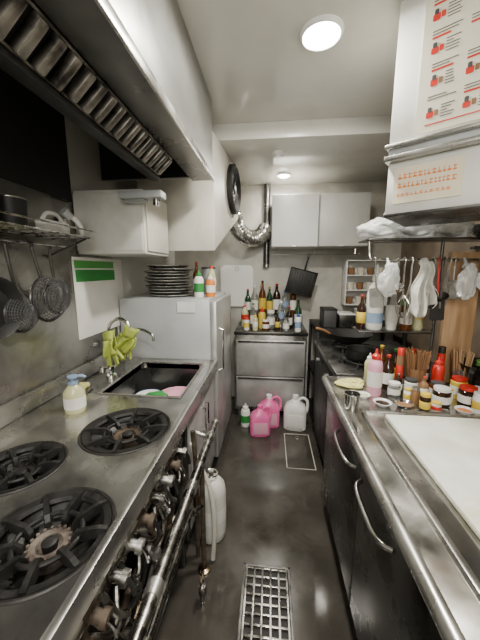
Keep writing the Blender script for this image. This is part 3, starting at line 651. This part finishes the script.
def uten(x,kind,L,m,label,hm=None):
    t=thing({'l':'ladle','s':'spatula','w':'whisk','t':'tongs','c':'skimmer'}[kind],(x,ry,1.50),label,'utensil',G,rot=(0,random.uniform(-.1,.1),random.uniform(-.5,.5)))
    b=B(); hook(b); b.tube([(0,-.006,-.03),(0,-.006,-L)],.0055 if hm else .004,8); P(t,b,'handle',hm or m)
    b=B()
    if kind=='l': b.lathe([(0,-.02),(.02,-.016),(.032,.0),(.035,.014),(.033,.014),(.02,-.01),(0,-.014)],(0,-.03,-L-.01),20,Matrix.Rotation(.5,4,'X'))
    elif kind=='s': b.rrect(-.032,-L-.10,.032,-L,-.009,-.004,.01)
    elif kind=='w':
        for k in range(6):
            a=k*pi/6; c,s_=math.cos(a)*.03,math.sin(a)*.03
            b.tube([(0,-.006,-L),(c,s_-.006,-L-.05),(c*.8,s_*.8-.006,-L-.10),(0,-.006,-L-.12),(-c*.8,-s_*.8-.006,-L-.10),(-c,-s_-.006,-L-.05),(0,-.006,-L)],.0016,5,smooth=4)
    elif kind=='t':
        for q in (-1,1): b.tube([(0,-.006,-L+.1),(q*.02,-.006,-L),(q*.012,-.006,-L-.10)],.005,6,smooth=3)
    else: b.lathe([(0,0),(.03,.002),(.045,.012),(.047,.014),(.03,.005),(0,.003)],(0,-.006,-L-.045),24,Matrix.Rotation(pi/2,4,'X'))
    P(t,b,'head',m)
for x,k,L,m,l,hm in [(.52,'s',.14,STEEL,'steel spatula hung on the rod',None),(.625,'l',.13,CHROME,'chrome ladle hung on the rod',None),(.655,'w',.17,CHROME,'wire whisk hung on the rod',None),(.69,'t',.22,STEEL,'steel tongs hung on the rod',None),(.79,'w',.12,CHROME,'small wire whisk hung on the rod',None),(.815,'s',.20,BLACK,'black spatula with red handle hung on the rod',RED),(.84,'l',.17,STEELD,'dark steel ladle hung on the rod',None),(.865,'t',.14,STEEL,'short steel tongs hung on the rod',None),(.89,'c',.10,CHROME,'flat skimmer hung on the rod',None),(1.10,'l',.20,STEEL,'steel ladle with black handle hung on the rod',BLACK),(1.14,'s',.12,BROWN,'wooden spatula hung on the rod',None),(1.19,'c',.16,STEELD,'dark skimmer hung on the rod',None),(1.06,'l',.10,DGREY,'dark plastic ladle hung on the rod',None)]: uten(x,k,L,m,l,hm)
t=thing('spray_bottle',(.60,1.735,1.11),'tall white bottle with dropper cap on the rack shelf','bottle')
P(t,B().lathe([(0,0),(.040,0),(.046,.01),(.046,.20),(.034,.25),(.018,.27),(.018,.28),(0,.28)]),'body',WHITEP)
P(t,B().lathe([(0,.28),(.022,.28),(.022,.31),(.008,.32),(.005,.37),(0,.37)]),'nozzle_cap',WHITEP)
P(t,B().lathe([(.0465,.04),(.0465,.10)]),'paper_label',BLUEW)
t=thing('hanging_towel',(.745,ry,1.50),'bunched white dish towel draped from the rod','towel')
b=B(); b.sheet(lambda u,v:((u-.5)*.10*(.45+.7*v)+.008*math.sin(v*9),-.030+.020*math.sin(u*17+v*2)*(.4+v),-.01-v*(.24+.04*math.sin(u*5))),26,16)
o=P(t,b,'cloth',CLOTH); md=o.modifiers.new('s','SOLIDIFY'); md.thickness=.004
P(t,B().ball((0,-.006,-.01),.020,(1,1,1),.3),'knot',CLOTH)
def hbag(x,w,L,label,fill=None):
    t=thing('plastic_bag',(x,ry,1.50),label,'bag','plastic bags hanging on the rod')
    P(t,B().ball((0,-.045,-L*.58),L*.45,(w/L*1.05,.35*w/L+.1,1),.4,4,4),'bag_body',BAG,sharp=80)
    P(t,B().tube([(0,.0,.006),(0,-.012,-.01),(0,-.03,-L*.2)],[.006,.008,.02],8,smooth=3),'bag_neck',BAG,sharp=80)
    if fill: P(t,B().ball((0,-.045,-L*.68),L*.22,(w/L*1.2,.4,1),.3),'contents',fill)
hbag(.575,.10,.17,'bulging clear plastic bag hung from the rod',CREAM)
hbag(.93,.09,.18,'small clear plastic bag with brown contents hung from the rod',BROWN)
hbag(1.02,.10,.15,'clear plastic bag with pale contents hung from the rod',PAPER)
for i,(x,y,r,l) in enumerate([(.575,1.65,.12,'bulging loose clear plastic bag'),(.77,1.68,.13,'bunched translucent plastic bag'),(.95,1.68,.10,'small crumpled clear plastic bag')]):
    t=thing('plastic_bag',(x,y,1.61),l+' on the rack top shelf','bag','plastic bags on the rack')
    P(t,B().ball((0,0,r*.42),r,(.95,.60,.44),.42,4,4),'bag_body',BAG,sharp=80)
    P(t,B().ball((r*.3,-.02,r*.85),r*.38,(.8,.5,.7),.6,3,4),'bag_knot',BAG,sharp=80)
    P(t,B().ball((-.01,.0,r*.34),r*.55,(1.0,.55,.40),.2,3,3),'contents',[WHITEP,GREYP,CREAM][i])
t=thing('bowl',(1.12,1.67,1.61),'steel mixing bowl on the rack top shelf','bowl')
P(t,B().lathe([(0,0),(.04,0),(.08,.03),(.10,.065),(.104,.066),(.10,.06),(.07,.02),(0,.006)],seg=32),'bowl_shell',STEEL); P(t,B().ring((0,0,.065),.102,.002),'rim',STEEL)
c0=fin(B().lathe([(.0,.002),(.026,.0),(.036,.08),(.038,.082),(.034,.08),(.025,.004),(0,.004)],seg=20),'paper_cup',PAPER,loc=(.70,1.74,1.11),label='white paper cup nested in a stack on the rack shelf',category='cup',group='paper cups stacked on the rack shelf')
for k in range(1,5): dup(c0,(.70,1.74,1.11+k*.014))
bottle((.78,1.74,1.11),.032,.17,'jar',AMBER,GREEN,PAPER,'tall jar with green lid on the rack shelf','spice_jar','jar')
bottle((.845,1.74,1.11),.028,.19,'soda',PALEY,RED,YEL,'oil bottle with red cap on the rack shelf')
bottle((.53,1.74,1.11),.026,.20,'wine',SOY,RED,YEL,'slim dark bottle with red cap on the rack shelf')
t=thing('wooden_board',(.975,1.60,.85),'plain upright brown wooden post board behind the utensils','plank')
P(t,B().box((-.075,-.010,0),(.075,.015,.69),.004),'plank',WOOD)
P(t,B().box((-.07,.015,.05),(.07,.022,.09),.002),'cleat',WOOD)
t=thing('wall_panel',(1.10,1.72,0),'narrow brown partition panel beside the plank','panel')
P(t,B().box((-.02,-.02,.0),(.16,.0,1.56),.003),'post',WALLR)
P(t,B().box((-.03,-.025,1.56),(.17,.02,1.575),.003),'post_cap',STEELD)
# ---------------------------------------------------------------- angled upper cabinet
phi=-math.atan2(.585,.811)
t=thing('overhead_cabinet',(.445,1.27,1.67),'steel-edged angled overhead cabinet covered with notices','cabinet',rot=(0,0,phi))
P(t,B().box((0,.0,.25),(.78,.36,.728),.004),'upper_body',WHITE2)
P(t,B().box((.0,.012,0),(.78,.36,.19),.004),'lower_body',WHITE2)
P(t,B().box((-.01,-.02,.19),(.79,.37,.21),.004),'steel_ledge',STEEL)
P(t,B().box((-.01,-.02,.235),(.79,.37,.25),.004),'steel_ledge',STEEL)
P(t,B().box((.0,.0,.21),(.78,.36,.235),.001),'ledge_core',GREYP)
P(t,B().box((-.004,.004,-.012),(.784,.364,0),.003),'bottom_trim',STEELD)
t2=thing('menu_poster',t.matrix_basis@V((.085,-.001,.262)),'rounded yellowed laminated notice with small red food pictures','poster',rot=(0,0,phi))
P(t2,B().rrect(0,0,.36,.45,-.004,0,.035),'sheet',POSTER)
b=B(); random.seed(5)
for r_ in range(4):
    z=.045+r_*.10
    for c_ in range(3):
        x=.03+c_*.105+random.uniform(-.006,.006)
        if random.random()<.8:
            b.m(0); b.rrect(x,z,x+.022,z+random.uniform(.014,.022),-.0055,-.004,.005)
            b.m(1); b.rrect(x+.004,z+.018,x+.016,z+.034,-.006,-.0042,.004)
            b.m(0 if random.random()<.4 else 2); b.rrect(x+.024,z+.004,x+.036,z+.022,-.0052,-.004,.003)
        b.m(1)
        for q in range(5): b.box((x+.042,-.005,z-.004+q*.009),(x+.042+random.uniform(.018,.04),-.004,z-.0015+q*.009),0)
        if random.random()<.5: b.m(0).box((x,-.005,z+.046),(x+random.uniform(.04,.075),-.004,z+.052),0)
        b.m(1)
        for q in range(2): b.box((x,-.005,z+.058+q*.009),(x+random.uniform(.05,.085),-.004,z+.0605+q*.009),0)
b.m(0).box((.03,-.005,.022),(.30,-.004,.026),0)
P(t2,b,'printed_pictures',[RED,DGREY,BROWN])
t3=thing('notice_label',t.matrix_basis@V((.025,.011,.035)),'beige paper notice with rows of orange print on the cabinet','notice',rot=(0,0,phi))
P(t3,B().rrect(0,0,.22,.13,-.004,0,.006),'sheet',PAPERY)
b=B()
for z0,h0 in ((.088,.018),(.056,.018),(.026,.010)):
    xx=.016
    while xx<.19:
        w=random.uniform(.006,.015)
        b.box((xx,-.0048,z0),(xx+w,-.004,z0+h0*random.uniform(.25,.4)),0); b.box((xx+w*.3,-.0049,z0),(xx+w*.5,-.004,z0+h0),0)
        if random.random()<.6: b.box((xx,-.0048,z0+h0*.7),(xx+w,-.004,z0+h0*.9),0)
        xx+=w+.004
P(t3,b,'print',[ORANGE])
# ---------------------------------------------------------------- left wall shelf & utensils
t=thing('wire_shelf',(-1.043,0,1.60),'grimy steel wire shelf on the splash wall','shelf')
b=B()
for k in range(6): b.tube([(.01+k*.036,.5,0),(.01+k*.036,1.36,0)],.004,6)
for k in range(9): b.tube([(.0,.52+k*.1,-.004),(.20,.52+k*.1,-.004)],.003,6)
b.tube([(.20,.5,.03),(.20,1.36,.03)],.004,6)
P(t,b,'wire_deck',DULLCH)
for y in (.6,1.3): P(t,B().tube([(.0,y,-.09),(.01,y,-.08),(.19,y,-.008)],.005,6),'bracket',STEELD)
P(t,B().tube([(.055,.5,-.04),(.055,1.36,-.04)],.005,8),'hook_rod',DULLCH)
def strainer(y,r,L,tilt,label,x=-.985):
    t=thing('strainer',(x,y,1.55),label,'strainer','strainers hanging on the wall rod',rot=(tilt,0,0))
    P(t,B().tube([(0,.0,.012),(.012,0,.0),(.004,0,-.02),(.0,0,-L)],.007,8,smooth=4),'handle',STEELD)
    P(t,B().ring((0.0,0,-L-r),r,.007,'x',32),'rim',STEELD)
    b=B()
    for k in range(16):
        a=pi*k/16
        b.tube([(.0+.6*r*math.sin(pi*q/8),r*math.cos(pi*q/8)*math.cos(a),-L-r+r*math.cos(pi*q/8)*math.sin(a)) for q in range(9)],.0018,4)
    for q in range(1,10): b.ring((.6*r*math.sin(pi/2*q/10),0,-L-r),r*math.cos(pi/2*q/10),.0016,'x',24)
    P(t,b,'mesh_bowl',DGREY)
strainer(1.10,.095,.14,.30,'round wire strainer with long dark handle',x=-.965)
strainer(1.24,.075,.15,.12,'small round wire strainer with dark handle',x=-1.0)
strainer(1.02,.075,.20,.15,'deep wire strainer hung on the wall',x=-1.0)
for y,r,l,x in ((.72,.12,'black frying pan hung on the splash wall',-.97),(.90,.11,'black pan hung beside the strainers on the wall',-.985)):
    t=thing('frying_pan',(x,y,1.55),l,'pan','pans hanging on the wall rod',rot=(.12,0,0))
    P(t,B().tube([(0,0,.012),(.01,0,0),(.004,0,-.03),(0,0,-.13)],.009,8,smooth=4),'handle',BLACK)
    P(t,B().lathe([(0,0),(r*.8,0),(r,.04),(r*1.02,.041),(r*.97,.038),(r*.78,.005),(0,.005)],(-.02,0,-.125-r),32,Matrix.Rotation(pi/2,4,'Y')),'pan_bowl',BLACK)
t=thing('scrub_brush',(-.93,1.20,1.604),'white scrubbing brush with bristles on the wire shelf','brush')
b=B(); b.box((-.03,-.07,.03),(.03,.07,.05),.01); b.tube([(0,.06,.05),(0,.03,.08),(0,-.03,.08),(0,-.06,.05)],.008,8,smooth=3); P(t,b,'handle',WHITEP)
b=B()
for i in range(6):
    for j in range(14): b.cyl((-.025+i*.01,-.063+j*.0097,0),(-.025+i*.01,-.063+j*.0097,.032),.0025,seg=5)
P(t,b,'bristles',CLOTH,kind='stuff')
t=thing('spray_nozzle',(-.88,1.32,1.604),'white and grey plastic nozzle on the wire shelf','nozzle')
P(t,B().tube([(0,0,.012),(.01,-.03,.05),(-.01,-.06,.085)],.011,10,smooth=3),'grip',WHITEP)
P(t,B().cyl((-.01,-.06,.075),(-.02,-.09,.10),.016,.02),'head',GREYP)
for y,r,h,m,l in ((1.05,.05,.11,BLACK,'black plastic tub on the wire shelf'),(.92,.045,.13,STEELD,'dark steel canister on the wire shelf'),(1.31,.035,.08,DULLCH,'small metal tin on the wire shelf')):
    t=thing('container',(-.975,y,1.604),l,'container')
    P(t,B().lathe([(0,0),(r*.9,0),(r,h),(r*.95,h),(r*.86,.004),(0,.004)]),'tub',m); P(t,B().ring((0,0,h),r,.003),'rim',DULLCH)
# ---------------------------------------------------------------- faucet, gloves, sink contents
t=thing('faucet',(-.90,1.50,.85),'chrome gooseneck faucet with lever handles behind the sink','faucet')
b=B(); b.lathe([(0,0),(.03,0),(.03,.01),(.02,.02),(.018,.06),(0,.06)]); b.tube([(0,0,.05),(0,0,.24),(.02,0,.31),(.075,0,.335),(.125,0,.30),(.135,0,.20)],.010,12,smooth=5); b.cyl((.135,0,.205),(.136,0,.18),.013)
P(t,b,'spout',CHROME)
for q in (-1,1):
    b=B(); b.tube([(0,0,.04),(0,q*.05,.045),(0,q*.08,.06)],.010,10,smooth=3); b.cyl((0,q*.08,.055),(0,q*.08,.08),.016); b.tube([(0,q*.08,.08),(.05,q*.10,.09)],.006,8); P(t,b,'lever_handle',CHROME)
t=thing('wall_tap',(-1.02,1.70,.93),'chrome wall tap with long swivel spout','faucet')
b=B(); b.tube([(0,0,.06),(.05,0,.06),(.12,-.01,.14),(.22,-.02,.16),(.30,-.03,.13),(.31,-.03,.09)],.009,10,smooth=4); b.cyl((-.0,0,.06),(.01,0,.06),.028); P(t,b,'spout',CHROME)
b=B(); b.cyl((.05,0,.06),(.05,0,.10),.016,.012); b.tube([(.05,-.03,.10),(.05,.03,.10)],.006,8); P(t,b,'tap_handle',DULLCH)
def glove(loc,rot,label):
    t=thing('rubber_glove',loc,label,'glove','rubber gloves draped on the faucet',rot=rot)
    b=B()
    b.sheet(lambda u,v:((u-.5)*.085*(1+.25*math.sin(v*3)),.012*math.sin(u*9+v*4)-.004,.045-v*.10+.008*math.sin(u*7)),14,10)
    b.sheet(lambda u,v:((u-.5)*.08,.020*math.sin(u*9+v*4+.5)-.02,.04-v*.085),14,8)
    for k,(x,L) in enumerate([(-.042,.045),(-.02,.058),(.002,.062),(.024,.055),(.044,.035)]):
        dx=[-.012,-.004,.006,.004,.016][k]
        b.tube([(x*.9,-.006,-.035),(x+dx*.5,-.012*(k%2),-.05-L*.4),(x+dx,-.010*(k%2)-.004,-.045-L)],[.0095,.0088,.008,.0055],8,smooth=3)
    o=P(t,b,'hand_part',GLOVE,sharp=80); md=o.modifiers.new('s','SOLIDIFY'); md.thickness=.0035
    b=B(); b.sheet(lambda u,v:((.03+.012*v)*math.cos(u*2*pi)+.004*math.sin(u*17),.018*math.sin(u*2*pi)+.004*math.cos(u*13)+.012*v,.04+.05*v+.004*math.sin(u*19)),24,5)
    o=P(t,b,'cuff',GLOVE,sharp=80); md=o.modifiers.new('s','SOLIDIFY'); md.thickness=.003
glove((-.79,1.475,1.055),(.15,.45,.3),'lime green rubber glove draped over the faucet spout')
glove((-.865,1.46,1.03),(-.1,-.35,-.2),'crumpled lime green rubber glove hanging beside the other')
t=thing('wash_basin',(-.53,1.53,.70),'dull pink plastic wash basin in the sink','basin')
P(t,B().lathe([(0,0),(.085,0),(.10,.045),(.106,.047),(.103,.042),(.08,.005),(0,.005)],seg=32),'tub',PINKL)
P(t,B().lathe([(0,-.07),(.07,-.07),(.07,-.001),(0,-.001)]),'stacked_bowl',STEELD)
t=thing('scouring_pad',(-.585,1.37,.63),'green scouring pad on an upturned steel bowl','sponge')
P(t,B().lathe([(.08,0),(.078,.06),(.05,.13),(0,.15)]),'bowl',STEEL); P(t,B().ball((0,0,.172),.056,(1,.7,.35),.3),'pad',GREEN)
for i,(x,y,z) in enumerate([(-.74,1.62,.63),(-.72,1.42,.63)]):
    t=thing('bowl',(x,y,z),['white bowl soaking in the sink','steel bowl soaking in the sink'][i],'bowl')
    P(t,B().lathe([(0,0),(.035,0),(.04,.01),(.08,.06),(.083,.062),(.078,.06),(.036,.014),(0,.012)],seg=32),'bowl_shell',[WHITEP,STEEL][i]); P(t,B().ring((0,0,.061),.0815,.002),'rim',[BLUE,STEEL][i])
t=thing('soap_dish',(-.93,1.27,.85),'small steel soap dish with sponge behind the sink','soap dish')
P(t,B().box((-.04,-.05,0),(.04,.05,.018),.008),'dish',DULLCH); P(t,B().box((-.028,-.04,.018),(.028,.04,.04),.008),'sponge',YELS)
# ---------------------------------------------------------------- light + camera
def area(n,loc,size,e,rot=(0,0,0),c=(1,.965,.90)):
    l=bpy.data.lights.new(n,'AREA'); l.size=size; l.energy=e; l.color=c
    o=bpy.data.objects.new(n,l); bpy.context.scene.collection.objects.link(o); o.location=loc; o.rotation_euler=rot
area('fill_light',(.1,-.95,2.0),.8,26,(math.radians(70),0,0))  # added soft fill behind the camera, not a fixture of the room
w=bpy.data.worlds.new('world'); bpy.context.scene.world=w; w.use_nodes=True
w.node_tree.nodes['Background'].inputs[0].default_value=(.8,.85,.9,1); w.node_tree.nodes['Background'].inputs[1].default_value=.3
cam=bpy.data.cameras.new('camera'); co=bpy.data.objects.new('camera',cam); bpy.context.scene.collection.objects.link(co)
cam.sensor_fit='VERTICAL'; cam.sensor_height=36; cam.lens=16.3; cam.clip_start=.01
R=V((.9945,.1048,0)); U=V((-.0178,.1690,.9855)); F=V((-.1033,.9801,-.1699))
Mc=Matrix((R,U,-F)).transposed().to_4x4(); Mc.translation=(0,0,1.45); co.matrix_world=Mc
bpy.context.scene.camera=co
